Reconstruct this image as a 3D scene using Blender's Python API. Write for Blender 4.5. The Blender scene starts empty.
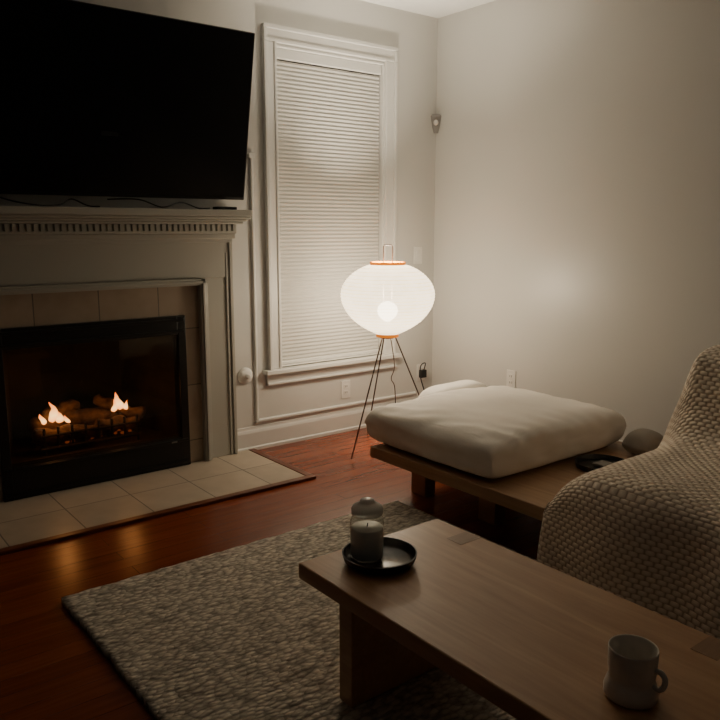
import bpy, bmesh, math, random
from mathutils import Vector, Matrix, noise
random.seed(4)
D=bpy.data; COL=bpy.context.scene.collection
# ------------------------------------------------------------------ helpers
class NT:
    def __init__(s,name):
        s.m=D.materials.new(name); s.m.use_nodes=True; s.t=s.m.node_tree; s.t.nodes.clear()
        s.out=s.n('ShaderNodeOutputMaterial')
    def n(s,ty,**k):
        a=s.t.nodes.new(ty)
        for q,v in k.items():
            if q[0]=='_': a.inputs[q[1:].replace('_',' ')].default_value=v
            else: setattr(a,q,v)
        return a
    def l(s,a,b): s.t.links.new(a,b)
    def ramp(s,fac,stops):
        r=s.n('ShaderNodeValToRGB'); e=r.color_ramp.elements
        while len(e)<len(stops): e.new(.5)
        for i,(p,c) in enumerate(stops):
            e[i].position=p; e[i].color=(*c,1) if len(c)==3 else c
        s.l(fac,r.inputs[0]); return r.outputs[0]
    def math(s,op,a,b=None,c=None):
        m=s.n('ShaderNodeMath',operation=op)
        for i,q in enumerate((a,b,c)):
            if q is None: continue
            if isinstance(q,(int,float)): m.inputs[i].default_value=q
            else: s.l(q,m.inputs[i])
        return m.outputs[0]
    def coord(s,kind='Object',scale=(1,1,1)):
        c=s.n('ShaderNodeTexCoord'); mp=s.n('ShaderNodeMapping'); mp.inputs['Scale'].default_value=scale
        s.l(c.outputs[kind],mp.inputs[0]); return mp.outputs[0]
    def bump(s,h,st=.3,dist=.01):
        b=s.n('ShaderNodeBump'); b.inputs['Strength'].default_value=st; b.inputs['Distance'].default_value=dist
        s.l(h,b.inputs['Height']); return b.outputs[0]
    def bsdf(s,col=None,rough=.5,spec=.5,normal=None,**k):
        b=s.n('ShaderNodeBsdfPrincipled')
        if isinstance(col,tuple): b.inputs['Base Color'].default_value=(*col,1)
        elif col is not None: s.l(col,b.inputs['Base Color'])
        if isinstance(rough,(int,float)): b.inputs['Roughness'].default_value=rough
        else: s.l(rough,b.inputs['Roughness'])
        b.inputs['Specular IOR Level'].default_value=spec
        if normal is not None: s.l(normal,b.inputs['Normal'])
        for q,v in k.items(): b.inputs[q.replace('_',' ')].default_value=v
        s.l(b.outputs[0],s.out.inputs[0]); return b
def simple(name,col,rough=.5,spec=.5,nscale=30,var=.06,bump=.05,**k):
    t=NT(name); c=t.coord(); nz=t.n('ShaderNodeTexNoise'); nz.inputs['Scale'].default_value=nscale; nz.inputs['Detail'].default_value=4
    t.l(c,nz.inputs['Vector'])
    lo=tuple(x*(1-var) for x in col); hi=tuple(min(1,x*(1+var)) for x in col)
    t.bsdf(t.ramp(nz.outputs[0],[(.3,lo),(.7,hi)]),rough,spec,t.bump(nz.outputs[0],bump,.004),**k)
    return t.m
class MB:
    def __init__(s): s.v=[];s.f=[];s.mi=[];s.uv=None
    def add(s,v,f,mi=0):
        o=len(s.v); s.v+=[tuple(p) for p in v]; s.f+=[tuple(i+o for i in q) for q in f]; s.mi+=[mi]*len(f); return s
    def box(s,x0,x1,y0,y1,z0,z1,mi=0):
        return s.add([(x0,y0,z0),(x1,y0,z0),(x1,y1,z0),(x0,y1,z0),(x0,y0,z1),(x1,y0,z1),(x1,y1,z1),(x0,y1,z1)],
          [(0,3,2,1),(4,5,6,7),(0,1,5,4),(1,2,6,5),(2,3,7,6),(3,0,4,7)],mi)
    def lathe(s,c,prof,seg=48,mi=0,closed=True):
        v=[];f=[]
        for r,z in prof:
            for i in range(seg):
                a=2*math.pi*i/seg; v.append((c[0]+r*math.cos(a),c[1]+r*math.sin(a),c[2]+z))
        for j in range(len(prof)-1):
            for i in range(seg):
                k=(i+1)%seg; f.append((j*seg+i,j*seg+k,(j+1)*seg+k,(j+1)*seg+i))
        if closed:
            f.append(tuple(reversed(range(seg)))); f.append(tuple(range((len(prof)-1)*seg,len(prof)*seg)))
        return s.add(v,f,mi)
    def tube(s,path,r,seg=10,mi=0,cap=True):
        P=[Vector(p) for p in path]; v=[];f=[];n=len(P); prev=None
        for i,p in enumerate(P):
            t=(P[min(i+1,n-1)]-P[max(i-1,0)]).normalized()
            if prev is None:
                up=Vector((0,0,1)) if abs(t.z)<.9 else Vector((1,0,0)); a=t.cross(up).normalized()
            else: a=(prev-t*prev.dot(t)).normalized()
            prev=a; b=t.cross(a); rr=r(i/(n-1)) if callable(r) else r
            for k in range(seg):
                q=2*math.pi*k/seg; v.append(p+a*math.cos(q)*rr+b*math.sin(q)*rr)
        for i in range(n-1):
            for k in range(seg):
                k2=(k+1)%seg; f.append((i*seg+k,i*seg+k2,(i+1)*seg+k2,(i+1)*seg+k))
        if cap: f.append(tuple(reversed(range(seg)))); f.append(tuple(range((n-1)*seg,n*seg)))
        return s.add(v,f,mi)
    def prism(s,poly,axis,a,b,mi=0):
        def mk(p,q): return (q,p[0],p[1]) if axis=='x' else ((p[0],q,p[1]) if axis=='y' else (p[0],p[1],q))
        n=len(poly); v=[mk(p,a) for p in poly]+[mk(p,b) for p in poly]
        f=[tuple(range(n)),tuple(reversed(range(n,2*n)))]+[(i,i+n,(i+1)%n+n,(i+1)%n) for i in range(n)]
        return s.add(v,f,mi)
    def obj(s,name,mats,origin=None,bevel=0,smooth=False,sub=0,seg=2,parent=None,uv=None,auto=None):
        if origin is None:
            xs,ys,zs=zip(*s.v); origin=((min(xs)+max(xs))/2,(min(ys)+max(ys))/2,min(zs))
        me=D.meshes.new(name); me.from_pydata([(p[0]-origin[0],p[1]-origin[1],p[2]-origin[2]) for p in s.v],[],s.f)
        if not isinstance(mats,(list,tuple)): mats=[mats]
        for m in mats: me.materials.append(m)
        for i,p in enumerate(me.polygons): p.material_index=s.mi[i]
        if uv:
            l=me.uv_layers.new(name='UVMap')
            for lp in me.loops: l.data[lp.index].uv=uv[lp.vertex_index]
        bm=bmesh.new(); bm.from_mesh(me); bmesh.ops.recalc_face_normals(bm,faces=bm.faces); bm.to_mesh(me); bm.free()
        o=D.objects.new(name,me); COL.objects.link(o)
        if parent is not None:
            o.parent=parent; o.location=Vector(origin)-wl(parent)
        else: o.location=origin
        if bevel:
            b=o.modifiers.new('bevel','BEVEL'); b.width=bevel; b.segments=seg; b.limit_method='ANGLE'; b.angle_limit=math.radians(40)
        if sub:
            q=o.modifiers.new('sub','SUBSURF'); q.levels=sub; q.render_levels=sub
        if smooth or sub: me.polygons.foreach_set('use_smooth',[True]*len(me.polygons))
        if auto:
            me.polygons.foreach_set('use_smooth',[True]*len(me.polygons)); me.set_sharp_from_angle(angle=math.radians(auto))
        return o
def wl(o):
    p=Vector(o.location)
    while o.parent: o=o.parent; p+=Vector(o.location)
    return p
def thing(name,label,cat,loc):
    e=D.objects.new(name,None); e.empty_display_size=.1; e.location=loc; COL.objects.link(e); e['label']=label; e['category']=cat; return e
def tag(o,label,cat,group=None):
    o['label']=label; o['category']=cat
    if group: o['group']=group
    return o
def struct(o): o['kind']='structure'; return o
def spline(pts,n):
    P=[Vector(p) for p in pts]; out=[]; m=len(P)
    for i in range(m-1):
        a,b,c,d=P[max(i-1,0)],P[i],P[i+1],P[min(i+2,m-1)]
        for j in range(n):
            t=j/n; out.append(.5*((2*b)+(c-a)*t+(2*a-5*b+4*c-d)*t*t+(3*b-a-3*c+d)*t**3))
    out.append(P[-1]); return out
# ------------------------------------------------------------------ materials
def paint(name,col,rough):
    t=NT(name); c=t.coord(); nz=t.n('ShaderNodeTexNoise'); nz.inputs['Scale'].default_value=180; t.l(c,nz.inputs[0])
    n2=t.n('ShaderNodeTexNoise'); n2.inputs['Scale'].default_value=1.3; t.l(c,n2.inputs[0])
    t.bsdf(t.ramp(n2.outputs[0],[(.3,tuple(x*.97 for x in col)),(.7,col)]),rough,.5,t.bump(nz.outputs[0],.06,.002)); return t.m
M_wall=paint('wall_paint',(.63,.625,.60),.37)
M_ceil=paint('ceiling_paint',(.72,.72,.70),.8)
M_trim=paint('trim_paint',(.69,.685,.66),.38)
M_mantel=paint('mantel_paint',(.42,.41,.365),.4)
def floor_mat():
    t=NT('cherry_floor'); c=t.coord()
    br=t.n('ShaderNodeTexBrick'); br.offset=.37; br.inputs['Color1'].default_value=(0,0,0,1); br.inputs['Color2'].default_value=(1,1,1,1)
    br.inputs['Mortar'].default_value=(.5,.5,.5,1)
    for k,v in (('Scale',1),('Mortar Size',.0007),('Brick Width',1.1),('Row Height',.083),('Bias',0),('Mortar Smooth',.2)): br.inputs[k].default_value=v
    t.l(c,br.inputs['Vector'])
    mp=t.n('ShaderNodeMapping'); mp.inputs['Scale'].default_value=(1.6,26,1); t.l(c,mp.inputs[0])
    nz=t.n('ShaderNodeTexNoise'); nz.inputs['Scale'].default_value=2.2; nz.inputs['Detail'].default_value=6; nz.inputs['Distortion'].default_value=.6; t.l(mp.outputs[0],nz.inputs[0])
    a=t.math('MULTIPLY_ADD',br.outputs['Color'],.25,t.math('MULTIPLY',nz.outputs[0],.7))
    col=t.ramp(a,[(.15,(.125,.024,.008)),(.5,(.20,.042,.014)),(.9,(.28,.07,.024))])
    mx=t.n('ShaderNodeMix',data_type='RGBA'); t.l(br.outputs['Fac'],mx.inputs[0]); t.l(col,mx.inputs[6]); mx.inputs[7].default_value=(.04,.01,.004,1)
    h=t.math('SUBTRACT',t.math('MULTIPLY',nz.outputs[0],.15),br.outputs['Fac'])
    t.bsdf(mx.outputs[2],.25,.5,t.bump(h,.15,.0015)); return t.m
M_floor=floor_mat()
def wood(name,dark,light,axis='y',rough=.42,sc=1):
    t=NT(name); s={'y':(14*sc,1.1*sc,14*sc),'x':(1.1*sc,14*sc,14*sc),'z':(14*sc,14*sc,1.1*sc)}[axis]
    c=t.coord(scale=s); nz=t.n('ShaderNodeTexNoise'); nz.inputs['Scale'].default_value=1.2; nz.inputs['Detail'].default_value=9; nz.inputs['Distortion'].default_value=1.6; t.l(c,nz.inputs[0])
    n2=t.n('ShaderNodeTexNoise'); n2.inputs['Scale'].default_value=7; n2.inputs['Detail'].default_value=4; t.l(c,n2.inputs[0])
    a=t.math('MULTIPLY_ADD',n2.outputs[0],.3,t.math('MULTIPLY',nz.outputs[0],.7))
    t.bsdf(t.ramp(a,[(.3,dark),(.7,light)]),rough,.45,t.bump(a,.12,.002)); return t.m
M_table=wood('table_oak',(.38,.20,.095),(.56,.33,.175),'y',.4)
M_plat=wood('daybed_oak',(.32,.185,.10),(.46,.29,.165),'y',.45)
M_border=wood('hearth_border_wood',(.10,.025,.01),(.17,.05,.02),'x',.3)
def tile_mat(name,c1,c2,sx,sy,ox,oy,plane='xy',grout=(.14,.12,.10)):
    t=NT(name); c=t.n('ShaderNodeTexCoord'); g=t.n('ShaderNodeSeparateXYZ'); t.l(c.outputs['Object'],g.inputs[0])
    u=g.outputs[0]; v=g.outputs[1 if plane=='xy' else 2]
    def line(u,s,o):
        a=t.math('DIVIDE',t.math('SUBTRACT',u,o),s); fr=t.math('FRACT',a)
        d=t.math('MINIMUM',fr,t.math('SUBTRACT',1,fr)); return t.math('MULTIPLY',d,s),t.math('FLOOR',a)
    d1,i1=line(u,sx,ox); d2,i2=line(v,sy,oy)
    d=t.math('MINIMUM',d1,d2); m=t.math('GREATER_THAN',d,.003)
    cmb=t.n('ShaderNodeCombineXYZ'); t.l(i1,cmb.inputs[0]); t.l(i2,cmb.inputs[1])
    wn=t.n('ShaderNodeTexWhiteNoise'); t.l(cmb.outputs[0],wn.inputs[0])
    nz=t.n('ShaderNodeTexNoise'); nz.inputs['Scale'].default_value=9; nz.inputs['Detail'].default_value=6; t.l(c.outputs['Object'],nz.inputs[0])
    f=t.math('MULTIPLY_ADD',wn.outputs[0],.35,t.math('MULTIPLY',nz.outputs[0],.65))
    col=t.ramp(f,[(.2,c1),(.75,c2)])
    mx=t.n('ShaderNodeMix',data_type='RGBA'); t.l(m,mx.inputs[0]); mx.inputs[6].default_value=(*grout,1); t.l(col,mx.inputs[7])
    t.bsdf(mx.outputs[2],.38,.5,t.bump(m,.3,.002)); return t.m
M_black=simple('black_metal',(.006,.006,.006),.35,.4)
M_tvs=simple('tv_screen',(.003,.003,.0035),.22,.35,var=0,bump=0)
M_iron=simple('cast_iron',(.012,.011,.01),.7)
M_cable=simple('cable_rubber',(.012,.012,.012),.5)
M_white=simple('white_plastic',(.76,.75,.72),.35,bump=.0)
M_cer=simple('mug_ceramic',(.78,.72,.63),.25,bump=.01)
M_plate=simple('black_dish',(.010,.010,.010),.3)
M_wax=simple('candle_wax',(.90,.87,.78),.5,bump=0)
M_wire=simple('lamp_wire',(.05,.025,.015),.4)
M_wick=simple('wick',(.02,.02,.02),.8)
M_fb=simple('firebox_liner',(.022,.014,.010),.85,nscale=12,var=.4,bump=.4)
M_log=simple('fired_log',(.13,.075,.045),.9,nscale=25,var=.7,bump=.8)
M_sens=simple('sensor_grey',(.30,.29,.28),.4,bump=0)
def glass(name,tint=(1,1,1),base=.04,rough=.03,frost=0,pw=3,k=.55):
    t=NT(name); a=t.n('ShaderNodeBsdfTransparent'); a.inputs[0].default_value=(*tint,1); b=t.n('ShaderNodeBsdfGlossy'); b.inputs['Roughness'].default_value=rough
    lw=t.n('ShaderNodeLayerWeight'); lw.inputs[0].default_value=.5; m=t.n('ShaderNodeMixShader')
    f=t.math('MULTIPLY_ADD',t.math('POWER',lw.outputs['Facing'],pw),k,base)
    t.l(f,m.inputs[0]); t.l(a.outputs[0],m.inputs[1]); t.l(b.outputs[0],m.inputs[2]); sh=m.outputs[0]
    if frost:
        d=t.n('ShaderNodeBsdfDiffuse'); d.inputs[0].default_value=(.85,.84,.80,1); m2=t.n('ShaderNodeMixShader'); m2.inputs[0].default_value=frost
        t.l(sh,m2.inputs[1]); t.l(d.outputs[0],m2.inputs[2]); sh=m2.outputs[0]
    t.l(sh,t.out.inputs[0]); return t.m
M_glass=glass('clear_glass',(.95,.96,.94),.06,.04,.10)
M_lid=glass('lid_glass',(.80,.81,.78),.14,.12,.6)
M_fglass=glass('fire_glass',(.75,.72,.68),.03,.03,0,4,.4)
def emit(name,col,st):
    t=NT(name); e=t.n('ShaderNodeEmission'); e.inputs[0].default_value=(*col,1); e.inputs[1].default_value=st; t.l(e.outputs[0],t.out.inputs[0]); return t.m
def flame_mat():
    t=NT('flame'); g=t.n('ShaderNodeTexCoord'); s=t.n('ShaderNodeSeparateXYZ'); t.l(g.outputs['Generated'],s.inputs[0])
    col=t.ramp(s.outputs[2],[(0,(1,.30,.06)),(.35,(1,.58,.22)),(.7,(1,.34,.07)),(1,(.9,.14,.02))])
    e=t.n('ShaderNodeEmission'); t.l(col,e.inputs[0]); e.inputs[1].default_value=6
    tr=t.n('ShaderNodeBsdfTransparent'); lw=t.n('ShaderNodeLayerWeight'); lw.inputs[0].default_value=.35
    m=t.n('ShaderNodeMixShader'); f=t.math('MULTIPLY_ADD',s.outputs[2],.4,t.math('MULTIPLY',lw.outputs[1],1.0))
    t.l(f,m.inputs[0]); t.l(e.outputs[0],m.inputs[1]); t.l(tr.outputs[0],m.inputs[2]); t.l(m.outputs[0],t.out.inputs[0]); return t.m
M_flame=flame_mat(); M_ember=emit('embers',(1,.2,.03),.2)
def shade_mat():
    t=NT('washi_paper'); c=t.coord(); s=t.n('ShaderNodeSeparateXYZ'); t.l(c,s.inputs[0])
    rib=t.math('FRACT',t.math('MULTIPLY',s.outputs[2],52)); rl=t.math('LESS_THAN',rib,.2)
    nz=t.n('ShaderNodeTexNoise'); nz.inputs['Scale'].default_value=14; nz.inputs['Detail'].default_value=7; nz.inputs['Roughness'].default_value=.6; t.l(c,nz.inputs[0])
    k=t.math('SUBTRACT',t.math('MULTIPLY_ADD',nz.outputs[0],.8,.6),t.math('MULTIPLY',rl,.42))
    e=t.n('ShaderNodeEmission'); e.inputs[0].default_value=(1,.84,.58,1); t.l(t.math('MULTIPLY',k,1.75),e.inputs[1])
    tl=t.n('ShaderNodeBsdfTranslucent'); tl.inputs[0].default_value=(.030,.026,.020,1)
    tp=t.n('ShaderNodeBsdfTransparent'); tp.inputs[0].default_value=(1,.97,.92,1)
    m=t.n('ShaderNodeMixShader'); m.inputs[0].default_value=.065; t.l(tl.outputs[0],m.inputs[1]); t.l(tp.outputs[0],m.inputs[2])
    a=t.n('ShaderNodeAddShader'); t.l(m.outputs[0],a.inputs[0]); t.l(e.outputs[0],a.inputs[1]); t.l(a.outputs[0],t.out.inputs[0]); return t.m
M_shade=shade_mat()
def ring_mat():
    t=NT('lamp_ring'); e=t.n('ShaderNodeBsdfPrincipled'); e.inputs['Base Color'].default_value=(.62,.19,.015,1); e.inputs['Roughness'].default_value=.5; e.inputs['Specular IOR Level'].default_value=.2
    e.inputs['Emission Color'].default_value=(1,.24,.01,1); e.inputs['Emission Strength'].default_value=.35; t.l(e.outputs[0],t.out.inputs[0]); return t.m
M_ring=ring_mat()
def cloth(name,c1,c2,sc=350):
    t=NT(name); c=t.coord(); n=t.n('ShaderNodeTexNoise'); n.inputs['Scale'].default_value=sc; t.l(c,n.inputs[0])
    n2=t.n('ShaderNodeTexNoise'); n2.inputs['Scale'].default_value=5; t.l(c,n2.inputs[0])
    t.bsdf(t.ramp(n2.outputs[0],[(.3,c1),(.7,c2)]),.9,.15,t.bump(n.outputs[0],.2,.002)); return t.m
M_cush=cloth('cream_cotton',(.88,.83,.76),(.92,.88,.82))
M_pil=cloth('white_cotton',(.85,.82,.77),(.9,.87,.82))
M_grey=cloth('grey_beige_cotton',(.30,.27,.24),(.36,.33,.29))
def knit():
    t=NT('waffle_knit'); c=t.n('ShaderNodeTexCoord'); s=t.n('ShaderNodeSeparateXYZ'); t.l(c.outputs['UV'],s.inputs[0])
    P=.034
    row=t.math('FLOOR',t.math('MULTIPLY',s.outputs[0],2/P))
    off=t.math('MULTIPLY',t.math('MODULO',row,2),math.pi)
    a=t.math('SINE',t.math('ADD',t.math('MULTIPLY',s.outputs[1],2*math.pi/P),off)); b=t.math('ABSOLUTE',t.math('SINE',t.math('MULTIPLY',s.outputs[0],2*math.pi/P)))
    h=t.math('POWER',t.math('MULTIPLY',t.math('MULTIPLY_ADD',a,.5,.5),b),.6)
    n=t.n('ShaderNodeTexNoise'); n.inputs['Scale'].default_value=300; t.l(c.outputs['Object'],n.inputs[0])
    hh=t.math('MULTIPLY_ADD',n.outputs[0],.12,h)
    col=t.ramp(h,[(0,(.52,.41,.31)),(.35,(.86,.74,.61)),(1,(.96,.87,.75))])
    t.bsdf(col,.95,.1,t.bump(hh,.6,.008)); return t.m
M_knit=knit()
def rugm():
    t=NT('braided_wool_rug'); c=t.coord(scale=(1,1,1)); mp=t.n('ShaderNodeMapping'); mp.inputs['Scale'].default_value=(36,74,20); t.l(c,mp.inputs[0])
    dn=t.n('ShaderNodeTexNoise'); dn.inputs['Scale'].default_value=12; t.l(c,dn.inputs[0])
    va=t.n('ShaderNodeVectorMath',operation='ADD'); t.l(mp.outputs[0],va.inputs[0]); t.l(dn.outputs[1],va.inputs[1])
    vo=t.n('ShaderNodeTexVoronoi'); vo.inputs['Scale'].default_value=1; t.l(va.outputs[0],vo.inputs[0])
    nz=t.n('ShaderNodeTexNoise'); nz.inputs['Scale'].default_value=60; nz.inputs['Detail'].default_value=3; t.l(c,nz.inputs[0])
    sp=t.n('ShaderNodeSeparateColor'); t.l(vo.outputs['Color'],sp.inputs[0])
    f=t.math('MULTIPLY_ADD',sp.outputs[0],.5,t.math('MULTIPLY',nz.outputs[0],.5))
    col=t.ramp(f,[(.2,(.36,.32,.265)),(.5,(.60,.54,.455)),(.85,(.78,.71,.60))])
    h=t.math('SUBTRACT',1,vo.outputs[0])
    dk=t.n('ShaderNodeMix',data_type='RGBA',blend_type='MULTIPLY'); dk.inputs[0].default_value=.7; t.l(col,dk.inputs[6]); t.l(t.ramp(h,[(.25,(.4,.4,.4)),(.6,(1,1,1))]),dk.inputs[7])
    t.bsdf(dk.outputs[2],.95,.1,t.bump(h,.8,.009)); return t.m
M_rug=rugm()
M_blind=simple('cellular_shade_fabric',(.56,.55,.52),.75,.2,nscale=200,var=.02,bump=.02)
# ------------------------------------------------------------------ room
H=2.63; XL=-4.9; YF=-4.9
struct(MB().box(XL,.12,YF,.55,-.05,0).obj('floor',M_floor,origin=(0,0,0)))
struct(MB().box(XL,.12,YF,.12,H,H+.05).obj('ceiling',M_ceil,origin=(0,0,H)))
wx0,wx1,wz0,wz1=-1.245,-.445,.475,2.30
fx0,fx1,fz1=-2.80,-1.92,.80
w=MB()
w.box(XL,fx0,0,.12,0,H).box(fx0,fx1,0,.12,fz1,H).box(fx1,wx0,0,.12,0,H).box(wx0,wx1,0,.12,0,wz0).box(wx0,wx1,0,.12,wz1,H).box(wx1,.0,0,.12,0,H)
struct(w.obj('wall_back',M_wall,origin=(0,0,0)))
struct(MB().box(0,.12,YF,.12,0,H).obj('wall_right',M_wall,origin=(0,0,0)))
def bbprof():
    return [(0,0),(-.022,0),(-.022,.018),(-.014,.024),(-.014,.105),(-.010,.118),(-.006,.125),(-.004,.14),(0,.142)]
struct(MB().prism(bbprof(),'x',-1.57,0).obj('baseboard_back',M_trim,origin=(0,0,0)))
b=MB(); b.prism([(x,z) for x,z in bbprof()],'y',YF,-.022); struct(b.obj('baseboard_right',M_trim,origin=(0,0,0)))
c=MB()
def casing(x0,x1,z0,z1):
    wd=.088
    for (a,bb,side) in ((x0,x0+wd,0),(x1-wd,x1,1)):
        c.box(a,bb,-.016,0,z0,z1-wd)
        if side==0: c.box(a,a+.022,-.030,-.014,z0,z1-wd+.0); c.box(a+.07,bb,-.022,-.014,z0,z1-wd)
        else: c.box(bb-.022,bb,-.030,-.014,z0,z1-wd); c.box(a,a+.018,-.022,-.014,z0,z1-wd)
    c.box(x0,x1,-.016,0,z1-wd,z1); c.box(x0,x1,-.030,-.014,z1-.022,z1); c.box(x0+.022,x1-.022,-.022,-.014,z1-wd,z1-wd+.018)
    c.box(x0,x0+.022,-.030,-.014,z1-wd,z1-.022); c.box(x1-.022,x1,-.030,-.014,z1-wd,z1-.022)
casing(-1.33,-.36,.468,2.395)
c.box(-1.365,-.325,-.052,.03,.442,.468)
c.box(-1.345,-.345,-.018,0,.375,.442); c.box(-1.345,-.345,-.026,0,.375,.390)
c.box(wx0-.006,wx0+.012,0,.10,wz0,wz1).box(wx1-.012,wx1+.006,0,.10,wz0,wz1).box(wx0,wx1,0,.10,wz1-.012,wz1+.006).box(wx0,wx1,.0,.10,wz0-.01,wz0+.004)
struct(c.obj('window_1',M_trim,origin=(-.845,0,.44),bevel=.004))
p=MB(); p.box(wx0+.01,wx1-.01,.092,.098,wz0,wz1); struct(p.obj('window_2',simple('night_glass',(.01,.012,.015),.1,bump=0),origin=(-.845,.09,.47)))
bl=thing('window_blind','white pleated cellular blind lowered fully in window casing','window blind',(-.845,.035,.48))
v=[];f=[];n=int((2.235-.50)/.0115); zz=[.50+i*.0115 for i in range(n+1)]
for i,z in enumerate(zz):
    y=.0325 if i%2 else .038
    v+= [(wx0+.016,y,z),(wx1-.016,y,z)]
for i in range(n): f.append((2*i,2*i+1,2*i+3,2*i+2))
MB().add(v,f).obj('pleated_fabric',M_blind,parent=bl,origin=(-.845,.035,.48))
MB().box(wx0+.014,wx1-.014,.018,.055,2.232,2.288).obj('headrail',M_trim,parent=bl,bevel=.004,origin=(-.845,.035,2.232))
MB().box(wx0+.014,wx1-.014,.022,.050,.480,.502).obj('bottom_rail',M_trim,parent=bl,bevel=.004,origin=(-.845,.035,.48))
r=MB()
def half(d=.016,w=.011): return [(-w,0),(-w,-d*.5),(-w*.5,-d),(w*.5,-d),(w,-d*.5),(w,0)]
r.prism([(-1.415+a,b) for a,b in half()],'z',.17,1.69)
r.prism([(b,.17+a) for a,b in half()],'x',-1.425,-.16)
r.box(-1.435,-1.395,-.022,0,1.675,1.70)
struct(r.obj('trim_1',M_trim,origin=(-1.4,0,.17),bevel=.002))
# ------------------------------------------------------------------ fireplace
fp=thing('fireplace','white mantel gas fireplace with beige tile surround and fire','fireplace',(-2.36,-.05,.013))
FP=lambda m,n,mt,**k: m.obj(n,mt,parent=fp,**k)
XR=-1.575; XLn=-3.145; ZH=.99
m=MB()
for s in (0,1):
    def X(a): return XR-a if s==0 else XLn+a
    def bx(a,b,y0,y1,z0,z1): m.box(min(X(a),X(b)),max(X(a),X(b)),y0,y1,z0,z1)
    bx(0,.20,-.045,0,.013,1.235)
    bx(.0,.02,-.058,-.04,.013,1.235)
    bx(.030,.042,-.053,-.04,.013,1.16); bx(.155,.167,-.053,-.04,.013,1.0)
    bx(.175,.21,-.078,0,.013,ZH+.035)
    bx(.185,.20,-.088,-.07,.013,ZH+.023)
m.box(XLn+.175,XR-.175,-.078,0,ZH,ZH+.035); m.box(XLn+.185,XR-.185,-.088,-.07,ZH+.01,ZH+.023)
m.box(XLn,XR,-.05,0,ZH+.035,1.245)
m.box(XLn+.0,XR-.0,-.062,0,1.215,1.245)
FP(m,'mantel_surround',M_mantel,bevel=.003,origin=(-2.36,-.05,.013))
m=MB()
def step(y,z0,z1): e=(-y-.06)*.5; m.box(XLn-e,XR+e,y,0,z0,z1)
step(-.080,1.235,1.262); step(-.088,1.262,1.312); step(-.128,1.312,1.326); step(-.150,1.326,1.338); step(-.175,1.338,1.352)
m.box(XLn-.042,XR+.042,-.215,0,1.352,1.386)
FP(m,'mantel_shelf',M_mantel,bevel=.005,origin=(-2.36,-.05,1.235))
m=MB(); x=XLn+.0
while x<XR-.005: m.box(x,x+.018,-.110,-.085,1.276,1.310); x+=.031
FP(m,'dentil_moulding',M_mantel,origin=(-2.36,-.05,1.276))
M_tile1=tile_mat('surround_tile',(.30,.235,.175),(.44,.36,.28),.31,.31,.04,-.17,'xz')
t=MB(); t.box(XLn+.20,fx0-.02,-.045,0,.013,ZH).box(fx1+.02,XR-.20,-.045,0,.013,ZH).box(fx0-.02,fx1+.02,-.045,0,.825,ZH)
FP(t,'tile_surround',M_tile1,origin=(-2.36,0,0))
t=MB(); X0,X1=-2.83,-1.875
t.box(X0,X0+.045,-.072,-.0,.013,.835).box(X1-.045,X1,-.072,-.0,.013,.835).box(X0+.045,X1-.045,-.072,0,.735,.835).box(X0+.045,X1-.045,-.072,0,.013,.17)
t.box(X0+.01,X1-.01,-.080,-.07,.745,.760).box(X0+.01,X1-.01,-.080,-.07,.805,.820).box(X0+.01,X1-.01,-.080,-.07,.152,.166).box(X0+.01,X1-.01,-.080,-.07,.03,.045)
FP(t,'firebox_frame',M_black,bevel=.003,origin=(-2.36,-.05,.013))
t=MB(); t.box(-1.985,-1.955,-.0845,-.080,.1535,.1605)
FP(t,'badge',simple('badge_silver',(.35,.34,.32),.3,Metallic=.8),origin=(-1.97,-.085,.153))
t=MB()
t.box(X0+.045,X1-.045,.42,.44,.15,.80)
t.add([(X0+.045,-.005,.17),(-2.66,.42,.17),(-2.66,.42,.75),(X0+.045,-.005,.75)],[(0,1,2,3)])
t.add([(X1-.045,-.005,.17),(-2.06,.42,.17),(-2.06,.42,.75),(X1-.045,-.005,.75)],[(0,1,2,3)])
t.box(X0+.045,X1-.045,-.005,.44,.15,.172).box(X0+.045,X1-.045,-.005,.44,.74,.79)
FP(t,'firebox_interior',M_fb,origin=(-2.36,.2,.15))
t=MB(); t.box(X0+.045,X1-.045,-.058,-.054,.17,.735); FP(t,'glass_pane',M_fglass,origin=(-2.36,-.056,.17))
t=MB()
for i in range(8):
    x=-2.60+i*.068; t.tube([(x,.04,.31),(x,.04,.205),(x,.24,.205),(x,.24,.25)],.007,6)
t.tube([(-2.62,.04,.205),(-2.10,.04,.205)],.009,6).tube([(-2.62,.22,.205),(-2.10,.22,.205)],.008,6).tube([(-2.62,.04,.27),(-2.10,.04,.27)],.007,6)
for x in (-2.60,-2.12):
    for y in (.04,.22): t.tube([(x,y,.205),(x,y,.172)],.008,6)
FP(t,'grate',M_iron,origin=(-2.36,.15,.172))
def log(a,b,r,sd):
    a=Vector(a);b=Vector(b); path=[a.lerp(b,i/24)+Vector((0,0,.008*math.sin(i*.5+sd))) for i in range(25)]
    t=MB(); t.tube(path,lambda u:r*(1-.12*u)*(.55 if u in(0,1) else 1),16)
    nv=[]
    for p in t.v:
        q=Vector(p); k=noise.noise(q*22+Vector((sd,0,0)))*.014+noise.noise(q*60)*.004
        c=a+(b-a)*max(0,min(1,(q-a).dot(b-a)/(b-a).length_squared)); d=(q-c)
        nv.append(tuple(q+(d.normalized()*k if d.length>1e-4 else d)))
    t.v=nv; return FP(t,'gas_log',M_log,smooth=True,origin=tuple((a+b)/2))
log((-2.64,.10,.26),(-2.30,.08,.245),.042,1)
log((-2.33,.08,.265),(-2.08,.13,.25),.04,2)
log((-2.62,.22,.29),(-2.10,.23,.29),.05,3)
log((-2.57,.17,.34),(-2.36,.26,.37),.03,5)
log((-2.06,.10,.28),(-2.28,.24,.39),.030,7)
t=MB()
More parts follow.
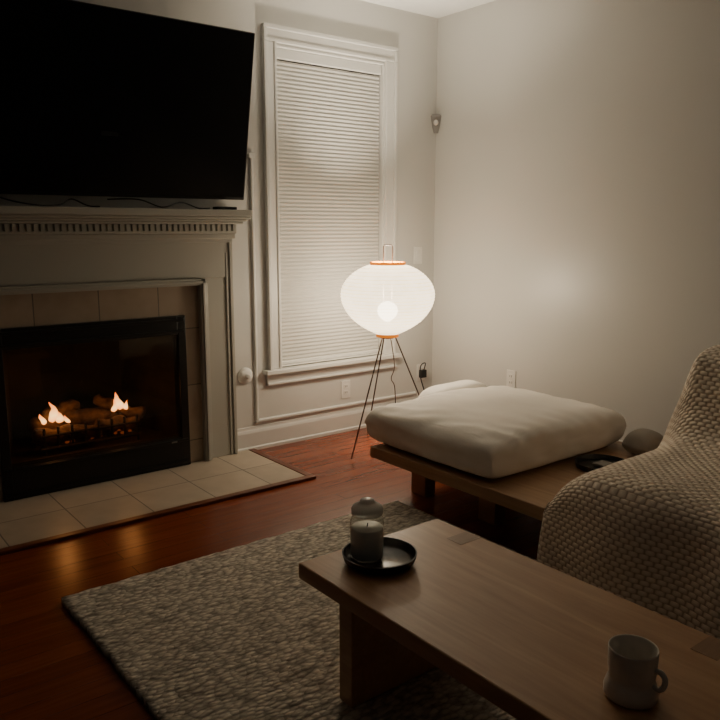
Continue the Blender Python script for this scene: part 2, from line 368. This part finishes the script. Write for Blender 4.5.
for i in range(24):
    x=random.uniform(-2.55,-2.15);y=random.uniform(.05,.2);s=random.uniform(.008,.016); t.lathe((x,y,.212),[(s*.6,0),(s,s*.5),(s*.5,s)],6)
e=FP(t,'ember_bed',M_ember,origin=(-2.36,.12,.21)); e['kind']='stuff'
def flame(x,y,z,h,w,sd):
    t=MB(); pr=[]
    for i in range(15):
        u=i/14; pr.append((max(.0008,w*math.sin(math.pi*min(1,u**.62))**.9*(1-u*.35)),h*u))
    t.lathe((x,y,z),pr,14)
    t.v=[(p[0]+.022*math.sin((p[2]-z)*34+sd)*((p[2]-z)/h)+.006*noise.noise(Vector(p)*40),y+(p[1]-y)*.6,p[2]) for p in t.v]
    FP(t,'flame',M_flame,smooth=True,origin=(x,y,z))
for a in ((-2.535,.12,.315,.11,.026,0),(-2.50,.13,.305,.075,.023,1.5),(-2.575,.12,.31,.06,.017,3),(-2.455,.12,.30,.045,.015,4),
          (-2.185,.12,.33,.10,.024,2),(-2.215,.13,.32,.07,.019,.7),(-2.15,.12,.325,.055,.015,5)): flame(*a)
he=thing('hearth','beige tiled hearth slab with dark wood border','hearth',(-2.36,-.35,0))
M_tile2=tile_mat('hearth_tile',(.35,.295,.23),(.49,.42,.335),.31,.31,.04,-.64,'xy')
MB().box(-3.25,-1.49,-.625,0,0,.012).obj('hearth_tiles',M_tile2,parent=he,origin=(-2.36,0,0))
t=MB(); t.box(-3.29,-1.45,-.665,-.625,0,.016).box(-1.49,-1.45,-.625,-.024,0,.016).box(-3.29,-3.25,-.625,-.024,0,.016)
t.obj('hearth_border',M_border,parent=he,bevel=.003,origin=(-2.36,0,0))
# ------------------------------------------------------------------ television
tv=thing('television','large black flat television mounted above mantel, tilted down','television',(-2.26,-.10,1.44))
def tilt(m):
    a=math.atan2(.16,.83); ca,sa=math.cos(a),math.sin(a)
    m.v=[(p[0],-.10+p[1]*ca-p[2]*sa,1.44+p[2]*ca+p[1]*sa) for p in m.v]; return m
m=MB(); m.box(-3.02,-1.518,0,.03,0,.842); m.box(-2.85,-1.68,.03,.05,.05,.45)
tilt(m).obj('tv_body',M_black,parent=tv,bevel=.004,origin=(-2.26,-.10,1.44))
m=MB(); m.box(-3.012,-1.526,-.0025,0,.016,.836); tilt(m).obj('screen',M_tvs,parent=tv,origin=(-2.26,-.10,1.44))
m=MB(); m.box(-2.46,-2.06,-.05,0,1.62,2.02).box(-2.30,-2.22,-.16,-.04,1.72,1.80); m.obj('wall_bracket',M_black,parent=tv,origin=(-2.26,0,1.7))
def cable(pts,r,lab,name='cable'):
    o=MB().tube(spline(pts,8),r,8).obj(name,M_cable,smooth=True); tag(o,lab,'cable'); return o
cable([(-2.78,-.06,1.44),(-2.70,-.12,1.41),(-2.60,-.17,1.392),(-2.50,-.14,1.40),(-2.44,-.11,1.425),(-2.38,-.15,1.395),(-2.33,-.17,1.391)],.0035,'thin black cable lying loose on the mantel shelf')
cable([(-2.25,-.05,1.43),(-2.12,-.12,1.43),(-2.02,-.17,1.394),(-1.90,-.13,1.42),(-1.82,-.16,1.392),(-1.76,-.17,1.392)],.0035,'looping black cable beneath the television')
tag(MB().box(-1.72,-1.60,-.17,-.12,1.386,1.402).obj('remote_control',M_black,bevel=.004),'slim black remote control lying on mantel shelf','remote control')
# ------------------------------------------------------------------ wall fittings
def plate(loc,wall='A'):
    x,y,z=loc
    e=thing('wall_outlet','white plastic double outlet on the wall','outlet',(x,y,z-.057)); e['group']='white wall outlets'
    def T(m):
        if wall=='B': m.v=[(p[1],y-(p[0]),p[2]) for p in m.v]
        else: m.v=[(p[0]+x,p[1],p[2]) for p in m.v]
        return m
    T(MB().box(-.036,.036,-.006,0,z-.057,z+.057)).obj('cover_plate',M_white,parent=e,bevel=.002,origin=(x,y,z-.057))
    for dz in (-.02,.02):
        T(MB().box(-.017,.017,-.009,-.005,z+dz-.014,z+dz+.014)).obj('socket',M_white,parent=e,bevel=.002,origin=(x,y,z+dz-.014))
        for dx in (-.0065,.0065):
            T(MB().box(dx-.0015,dx+.0015,-.0095,-.0085,z+dz-.006,z+dz+.006)).obj('socket_slot',M_cable,parent=e,origin=(x,y,z+dz))
    return e
o=plate((-.76,0,.275)); o['label']='white outlet plate below the window apron'
o=plate((-.11,0,.31)); o['label']='white outlet with black plug near room corner'
o=plate((0,-.72,.36),'B'); o['label']='white outlet plate on the plain side wall'
sw=thing('light_switch','white rocker light switch plate beside the window','light switch',(-.15,0,1.05))
MB().box(-.187,-.113,-.006,0,1.055,1.17).obj('cover_plate',M_white,parent=sw,bevel=.002)
MB().box(-.166,-.134,-.011,-.005,1.08,1.145).obj('rocker',M_white,parent=sw,bevel=.002)
gv=thing('gas_valve','round white gas valve plate with key stub','gas valve',(-1.49,0,.40))
m=MB().lathe((0,0,0),[(.048,0),(.048,.006),(.042,.016),(.028,.024)],32); m.v=[(p[0]-1.485,-p[2],p[1]+.45) for p in m.v]; m.obj('escutcheon',M_white,parent=gv,auto=30)
m=MB().lathe((0,0,0),[(.014,.02),(.014,.045),(.010,.048)],20); m.v=[(p[0]-1.485,-p[2],p[1]+.45) for p in m.v]; m.obj('valve_stub',M_white,parent=gv,auto=30)
sn=thing('motion_sensor','small grey-white motion sensor mounted in wall corner','sensor',(-.03,-.03,1.91))
def wedge(z0,z1,s0,s1):
    m=MB(); P=[]
    for z,s in ((z0,s0),((z0*2+z1)/3,s0+(s1-s0)*.5),(z1-.012,s1),(z1,s1*.75)):
        P+= [(0,0,z),(-s,0,z),(-s*.92,-s*.38,z),(-s*.70,-s*.70,z),(-s*.38,-s*.92,z),(0,-s,z)]
    f=[]
    for j in range(3):
        for i in range(6): k=(i+1)%6; f.append((j*6+i,j*6+k,j*6+6+k,j*6+6+i))
    f+= [tuple(range(6)),tuple(range(18,24))]
    return m.add(P,f)
wedge(1.91,2.03,.022,.052).obj('sensor_body',M_sens,parent=sn,bevel=.003)
MB().lathe((-.040,-.040,1.955),[(.004,0),(.014,.008),(.016,.02),(.010,.032),(.003,.036)],16).obj('sensor_lens',M_white,parent=sn,smooth=True)
pa=thing('power_adapter','black plug-in adapter with drooping cord in corner outlet','power adapter',(-.11,-.03,.26))
MB().box(-.135,-.085,-.040,-.0098,.275,.330).obj('plug',M_cable,parent=pa,bevel=.005)
MB().tube(spline([(-.11,-.035,.33),(-.13,-.07,.385),(-.19,-.09,.375),(-.20,-.10,.30),(-.17,-.12,.16),(-.22,-.16,.03),(-.34,-.22,.006),(-.5,-.28,.006)],8),.004,8).obj('cord',M_cable,parent=pa,smooth=True)
# ------------------------------------------------------------------ paper floor lamp
LX,LY=-.79,-.45
lamp=thing('floor_lamp','lit white paper lantern floor lamp on thin tripod legs','floor lamp',(LX,LY,0))
pr=[(.062,.684),(.09,.697),(.125,.715),(.165,.740),(.20,.768),(.232,.805),(.253,.84),(.266,.875),(.271,.91),(.268,.94),(.257,.97),(.238,1.0),(.212,1.027),(.178,1.052),(.14,1.072),(.098,1.086)]
sp=spline([(r,0,z) for r,z in pr],4)
ribbed=[(q.x+(.0016 if i%2 else -.0012),q.z) for i,q in enumerate(sp)]
m=MB().lathe((LX,LY,0),ribbed,72,closed=False); m.obj('paper_shade',M_shade,parent=lamp,smooth=True,origin=(LX,LY,.68))
def ring(m,r,z,h,t=.004):
    m.lathe((LX,LY,z),[(r,0),(r,h),(r-t,h),(r-t,0),(r,0)],48,closed=False)
m=MB(); ring(m,.103,1.080,.020,.008); m.obj('shade_ring',M_ring,parent=lamp,auto=40)
m=MB(); ring(m,.066,.668,.020,.007); m.obj('shade_ring',M_ring,parent=lamp,auto=40)
hd=Vector((.7876,-.6162,0))*.026
c0=Vector((LX,LY,0))
m=MB(); m.tube([(LX-.101,LY,1.09),(LX+.101,LY,1.09)],.003,8)
m.tube([c0-hd+Vector((0,0,.68)),c0-hd+Vector((0,0,1.188)),c0-hd*.8+Vector((0,0,1.196)),c0+hd*.8+Vector((0,0,1.196)),c0+hd+Vector((0,0,1.188)),c0+hd+Vector((0,0,.68))],.003,8)
m.obj('handle_wire',M_wire,parent=lamp,smooth=True)
for ang in (192,312,72):
    a=math.radians(ang); d=Vector((math.cos(a),math.sin(a),0))
    MB().tube([c0+d*.035+Vector((0,0,.70)),c0+d*.05+Vector((0,0,.66)),c0+d*.325+Vector((0,0,.004))],.0042,8).obj('leg',M_wire,parent=lamp,smooth=True)
m=MB(); m.lathe((LX,LY,.66),[(.04,0),(.04,.004),(.034,.004),(.034,0),(.04,0)],32,closed=False); m.tube([(LX-.05,LY,.68),(LX+.05,LY,.68)],.003,6); m.obj('leg_collar',M_wire,parent=lamp)
m=MB(); m.lathe((LX,LY,.70),[(.018,0),(.02,.02),(.018,.055),(.012,.06)],24); m.obj('bulb_socket',M_white,parent=lamp,auto=40)
M_bulb=emit('bulb_glow',(1,.9,.74),45)
m=MB(); m.lathe((LX,LY,.760),[(.014,0),(.032,.010),(.052,.032),(.060,.058),(.054,.085),(.034,.106),(.005,.115)],32); m.obj('bulb',M_bulb,parent=lamp,smooth=True)
MB().tube(spline([(LX+.01,LY-.01,.69),(LX+.03,LY-.03,.5),(LX+.015,LY-.02,.42),(LX+.035,LY-.03,.36),(LX+.05,LY-.02,.15),(LX+.1,LY+.05,.01),(LX+.3,LY+.15,.006),(-.42,-.22,.006)],8),.0028,8).obj('power_cord',M_wire,parent=lamp,smooth=True)
# ------------------------------------------------------------------ soft cushions
def cushion(cx,cy,z0,a,b,h,rot=0,dome=.03,wr=.008,n=44,pw=7,ex=.42,sd=0,pin=.03,cor=.06):
    m=MB(); v=[];f=[]
    def P(i,j,top):
        s=-1+2*i/n;t=-1+2*j/n; u=math.sin(math.pi*s/2);w=math.sin(math.pi*t/2)
        pf=((max(0,1-abs(u)**pw))*(max(0,1-abs(w)**pw)))**ex
        x=a*u*(1-pin*w*w);y=b*w*(1-pin*u*u)
        k=(abs(u)*abs(w))**8*cor; x*=1-k;y*=1-k
        hh=h*.5
        edge=min(1,abs(u)**4+abs(w)**4)
        nz=noise.noise(Vector((x*4+sd,y*4,sd)))*wr+noise.noise(Vector((x*17+sd,y*15,sd+3)))*wr*.45*edge
        nz+=wr*.5*math.sin((x*3+y*1.3)*20+6*noise.noise(Vector((x*3,y*3,sd))))*edge*.5
        z=hh*pf+(dome*(1-u*u)*(1-w*w)+nz*pf if top else 0)
        if pf<.9 and pf>0:
            q=noise.noise(Vector((x*9,y*9,z*14+sd+(5 if top else 0))))*wr*.8; x+=q*(1 if u>0 else -1)*abs(u)**6; y+=q*(1 if w>0 else -1)*abs(w)**6
        zz=z0+h*.5+(z if top else -z)
        c,s_=math.cos(rot),math.sin(rot)
        return (cx+x*c-y*s_,cy+x*s_+y*c,zz)
    idx={}
    for i in range(n+1):
        for j in range(n+1):
            idx[(i,j,1)]=len(v); v.append(P(i,j,True))
    for i in range(n+1):
        for j in range(n+1):
            if i in(0,n) or j in(0,n): idx[(i,j,0)]=idx[(i,j,1)]
            else: idx[(i,j,0)]=len(v); v.append(P(i,j,False))
    for i in range(n):
        for j in range(n):
            f.append((idx[(i,j,1)],idx[(i+1,j,1)],idx[(i+1,j+1,1)],idx[(i,j+1,1)]))
            f.append((idx[(i,j,0)],idx[(i,j+1,0)],idx[(i+1,j+1,0)],idx[(i+1,j,0)]))
    return m.add(v,f)
o=cushion(-.882,-1.378,.251,.492,.425,.185,dome=.034,wr=.013,n=100,pw=13,ex=.33,pin=.010,cor=.02).obj('floor_cushion',M_cush,smooth=True,sub=1)
tag(o,'thick cream cotton futon cushion on the low wooden daybed','cushion')
db=thing('daybed_frame','low oak platform daybed frame with recessed legs','daybed',(-.88,-2.1,0))
m=MB(); m.box(-1.385,-.36,-3.25,-1.03,.195,.25); m.obj('platform_top',M_plat,parent=db,bevel=.004)
for y in (-1.17,-1.62,-2.6,-3.1):
    for x in (-1.16,-.55):
        MB().box(x-.035,x+.035,y-.05,y+.05,0,.195).obj('leg',M_plat,parent=db,bevel=.003)
for x in (-1.16,-.55):
    MB().box(x-.03,x+.03,-3.1,-1.17,.145,.195).obj('rail',M_plat,parent=db)
o=cushion(-.60,-.825,.0,.26,.10,.425,dome=.0,wr=.014,n=36,pw=5,ex=.42,sd=3).obj('floor_pillow',M_pil,smooth=True)
tag(o,'white cotton pillow wedged behind the daybed near the lamp','pillow')
o=cushion(-.47,-1.93,.251,.09,.075,.11,dome=.01,wr=.012,n=24,pw=3,ex=.5,sd=8).obj('small_pillow',M_grey,smooth=True)
tag(o,'small rolled grey-beige pillow at back of the daybed','pillow')
tr=thing('tray','small round black tray on the bare daybed wood','tray',(-.80,-1.93,.25))
MB().lathe((-.80,-1.93,.2505),[(.095,0),(.112,.006),(.118,.030),(.114,.030),(.107,.010),(.0,.008)],40,closed=False).obj('tray_dish',M_plate,parent=tr,auto=50)
tag(MB().box(-.83,-.76,-1.955,-1.90,.2635,.275).obj('notepad',M_grey,bevel=.002),'small pale notepad lying in the black tray','notepad')
o=cushion(-.91,-2.79,.251,.495,.40,.165,dome=.01,n=24,pw=12,ex=.3,wr=.004).obj('seat_cushion',M_cush,smooth=True); tag(o,'thick seat cushion on daybed hidden beneath knit blanket','cushion')
o=cushion(-.60,-2.81,.437,.150,.33,.33,dome=.0,n=24,pw=6,ex=.4,wr=.004).obj('back_cushion',M_cush,smooth=True); tag(o,'upright back cushion covered by the knit blanket','cushion')
# blanket
prof=[(-1.52,.05),(-1.51,.15),(-1.495,.27),(-1.475,.37),(-1.42,.435),(-1.30,.460),(-1.05,.462),(-.93,.472),(-.86,.51),(-.825,.60),(-.805,.70),(-.765,.785),(-.68,.822),(-.55,.825),(-.455,.785),(-.41,.66),(-.40,.5),(-.395,.30)]
S=spline([(x,0,z) for x,z in prof],8); al=[0]
for i in range(1,len(S)): al.append(al[-1]+(S[i]-S[i-1]).length)
v=[];uv=[];f=[]; NR=46; NE=26; rows=NR+NE+1
for i,q in enumerate(S):
    x0,z0=q.x,q.z; b=max(0,min(1,(z0-.47)/.33))
    if x0>-.6: b=1
    sh=-.045*max(0,min(1,(x0+1.5)/.2))*(1-b*.6)
    yE=-2.34+.055*b+sh; yT=-2.125-.05*b+sh
    if x0>-.45: yT=-2.24
    s=al[i]; vv=0; last=None
    for j in range(rows):
        if j<=NR:
            y=-3.2+(yE+3.2)*j/NR; x,z=x0,z0
        else:
            u=(j-NR)/NE; t=u*math.pi/2; zt=min(z0,.262)
            y=yE+(yT-yE)*(math.sin(t)**.9*(1-b)+b*(.45*math.sin(t)**.7+.55*u)); z=z0-(z0-zt)*((1-math.cos(t))*(1-b)+b*u**1.4); x=x0
            if x0<-1.40: x+=.07*(1-math.cos(t))*min(1,(-1.40-x0)/.08)
        P=Vector((x,y,z))
        dn=noise.noise(P*3.2)*.022+noise.noise(P*8)*.006
        fold=.014*math.sin(y*19+x*5+2*noise.noise(P*2))*max(0,min(1,(.46-z)/.15)) if x<-1.4 else 0
        nrm=Vector((-1,0,.25)) if x<-1.44 else (Vector((-.6,0,.8)) if x<-.6 else Vector((0,0,1)))
        if z<.3 and x>-1.44: dn=abs(dn)*.3
        P=P+nrm*(dn+.004)+Vector((-1,0,0))*fold
        if P.z<.02:P.z=.02
        if last is not None: vv+=(P-last).length
        last=P; v.append(P); uv.append((s,vv))
for i in range(len(S)-1):
    for j in range(rows-1):
        f.append((i*rows+j,i*rows+j+1,(i+1)*rows+j+1,(i+1)*rows+j))
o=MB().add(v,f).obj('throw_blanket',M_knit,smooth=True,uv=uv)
sm=o.modifiers.new('thick','SOLIDIFY'); sm.thickness=.008; sm.offset=-1
tag(o,'beige chunky waffle-knit throw blanket draped over sofa seat','blanket')
# ------------------------------------------------------------------ rug
m=MB(); v=[];f=[];nx,ny=80,100; x0,x1,y0,y1=-2.91,-1.36,-3.25,-1.205
for lay in (0,1):
    for i in range(nx+1):
        for j in range(ny+1):
            u=i/nx;w_=j/ny; x=x0+(x1-x0)*u;y=y0+(y1-y0)*w_
            e=noise.noise(Vector((x*14,y*14,0)))*.006
            if i in(0,nx): x+=e
            if j in(0,ny): y+=e
            v.append((x,y,(.018+.003*noise.noise(Vector((x*30,y*60,1)))) if lay else 0.0005))
N=(nx+1)*(ny+1)
for i in range(nx):
    for j in range(ny):
        a=i*(ny+1)+j; f.append((N+a,N+a+ny+1,N+a+ny+2,N+a+1)); f.append((a,a+1,a+ny+2,a+ny+1))
for i in range(nx):
    for j in (0,ny): a=i*(ny+1)+j; f.append((a,a+ny+1,N+a+ny+1,N+a))
for j in range(ny):
    for i in (0,nx): a=i*(ny+1)+j; f.append((a,a+1,N+a+1,N+a))
tag(m.add(v,f).obj('area_rug',M_rug,smooth=True),'thick grey-beige braided wool rug on the wood floor','rug')
# ------------------------------------------------------------------ coffee table
ct=thing('coffee_table','low oak coffee table with thick top and panel legs','coffee table',(-2.265,-2.76,.021))
m=MB(); m.box(-2.53,-2.0,-3.40,-2.137,.335,.38); m.obj('table_top',M_table,parent=ct,bevel=.004)
M_tenon=wood('tenon_endgrain',(.26,.14,.068),(.38,.22,.12),'x',.5,2)
for y in (-2.30,-3.06):
    MB().box(-2.49,-2.04,y-.028,y+.028,.022,.335).obj('leg',M_table,parent=ct,bevel=.003)
for y in (-2.30,-3.06):
    MB().box(-2.09,-2.003,y-.03,y+.03,.372,.3806).obj('tenon',M_tenon,parent=ct)
m=MB(); m.box(-2.30,-2.23,-3.03,-2.33,.22,.30); m.obj('stretcher',M_table,parent=ct,bevel=.003)
PX,PY=-2.35,-2.272
o=MB().lathe((PX,PY,.3805),[(.07,0),(.088,.003),(.099,.012),(.104,.030),(.100,.031),(.094,.016),(.084,.009),(0,.008)],64,closed=False).obj('dish',M_plate,auto=50)
tag(o,'round black shallow dish on the coffee table','dish')
cx,cy=-2.370,-2.242; zb=.3895
cj=thing('candle_jar','glass jar candle with cream wax and lid on dish','candle',(cx,cy,zb))
MB().lathe((cx,cy,zb),[(.0,0),(.041,0),(.0465,.006),(.047,.106),(.044,.116),(.036,.121),(.036,.128),(.034,.128)],48,closed=False).obj('jar',M_glass,parent=cj,smooth=True)
MB().lathe((cx,cy,zb+.006),[(.0425,0),(.0447,.004),(.0447,.082),(.042,.085),(.002,.084)],40,closed=True).obj('wax',M_wax,parent=cj,auto=50)
MB().tube([(cx,cy,zb+.090),(cx+.002,cy,zb+.100)],.0015,6).obj('wick',M_wick,parent=cj)
MB().lathe((cx,cy,zb+.126),[(0,0),(.036,0),(.043,.003),(.044,.016),(.040,.024),(.030,.030),(.022,.033),(.021,.037),(.019,.042),(.010,.045),(0,.046)],40,closed=False).obj('lid',M_lid,parent=cj,smooth=True)
mg=thing('mug','pale stoneware mug with small handle on the table','mug',(-2.345,-3.05,.38))
mx,my=-2.345,-3.045
MB().lathe((mx,my,.3806),[(0,.002),(.044,0),(.051,.004),(.0525,.018),(.0475,.034),(.044,.040),(.0445,.048),(.046,.062),(.0475,.102),(.0465,.105),(.044,.103),(.042,.06),(.040,.014),(0,.010)],56,closed=False).obj('cup_body',M_cer,parent=mg,smooth=True)
dr=Vector((.12,-.99,0)).normalized()
pp=[Vector((mx,my,.3806))+dr*a+Vector((0,0,z)) for a,z in ((.044,.072),(.056,.074),(.065,.064),(.064,.048),(.056,.038),(.044,.040))]
MB().tube(spline(pp,8),.0055,12).obj('handle',M_cer,parent=mg,smooth=True)
# ------------------------------------------------------------------ lights
def pl(name,loc,col,P,r):
    l=D.lights.new(name,'POINT'); l.energy=P; l.color=col; l.shadow_soft_size=r; o=D.objects.new(name,l); o.location=loc; COL.objects.link(o); return o
pl('lamp_bulb_light',(LX,LY,.87),(1,.86,.67),370,.08)
pl('fire_light',(-2.53,.02,.40),(1,.42,.12),.8,.04)
pl('fire_light',(-2.18,.02,.40),(1,.42,.12),.6,.04)
W=D.worlds.new('World'); bpy.context.scene.world=W; W.use_nodes=True
bg=W.node_tree.nodes['Background']; bg.inputs[0].default_value=(1,.93,.84,1); bg.inputs[1].default_value=.012
# ------------------------------------------------------------------ camera
yaw,p=.6640,.1728
F=Vector((math.sin(yaw)*math.cos(p),math.cos(yaw)*math.cos(p),-math.sin(p))); R=Vector((math.cos(yaw),-math.sin(yaw),0)); U=R.cross(F)
cam=D.cameras.new('camera'); co=D.objects.new('camera',cam); COL.objects.link(co)
M=Matrix((R,U,-F)).transposed().to_4x4(); M.translation=Vector((-3.6009,-3.7830,1.29)); co.matrix_world=M
cam.sensor_width=36; cam.lens=36*754.57/720; cam.clip_start=.05
bpy.context.scene.camera=co
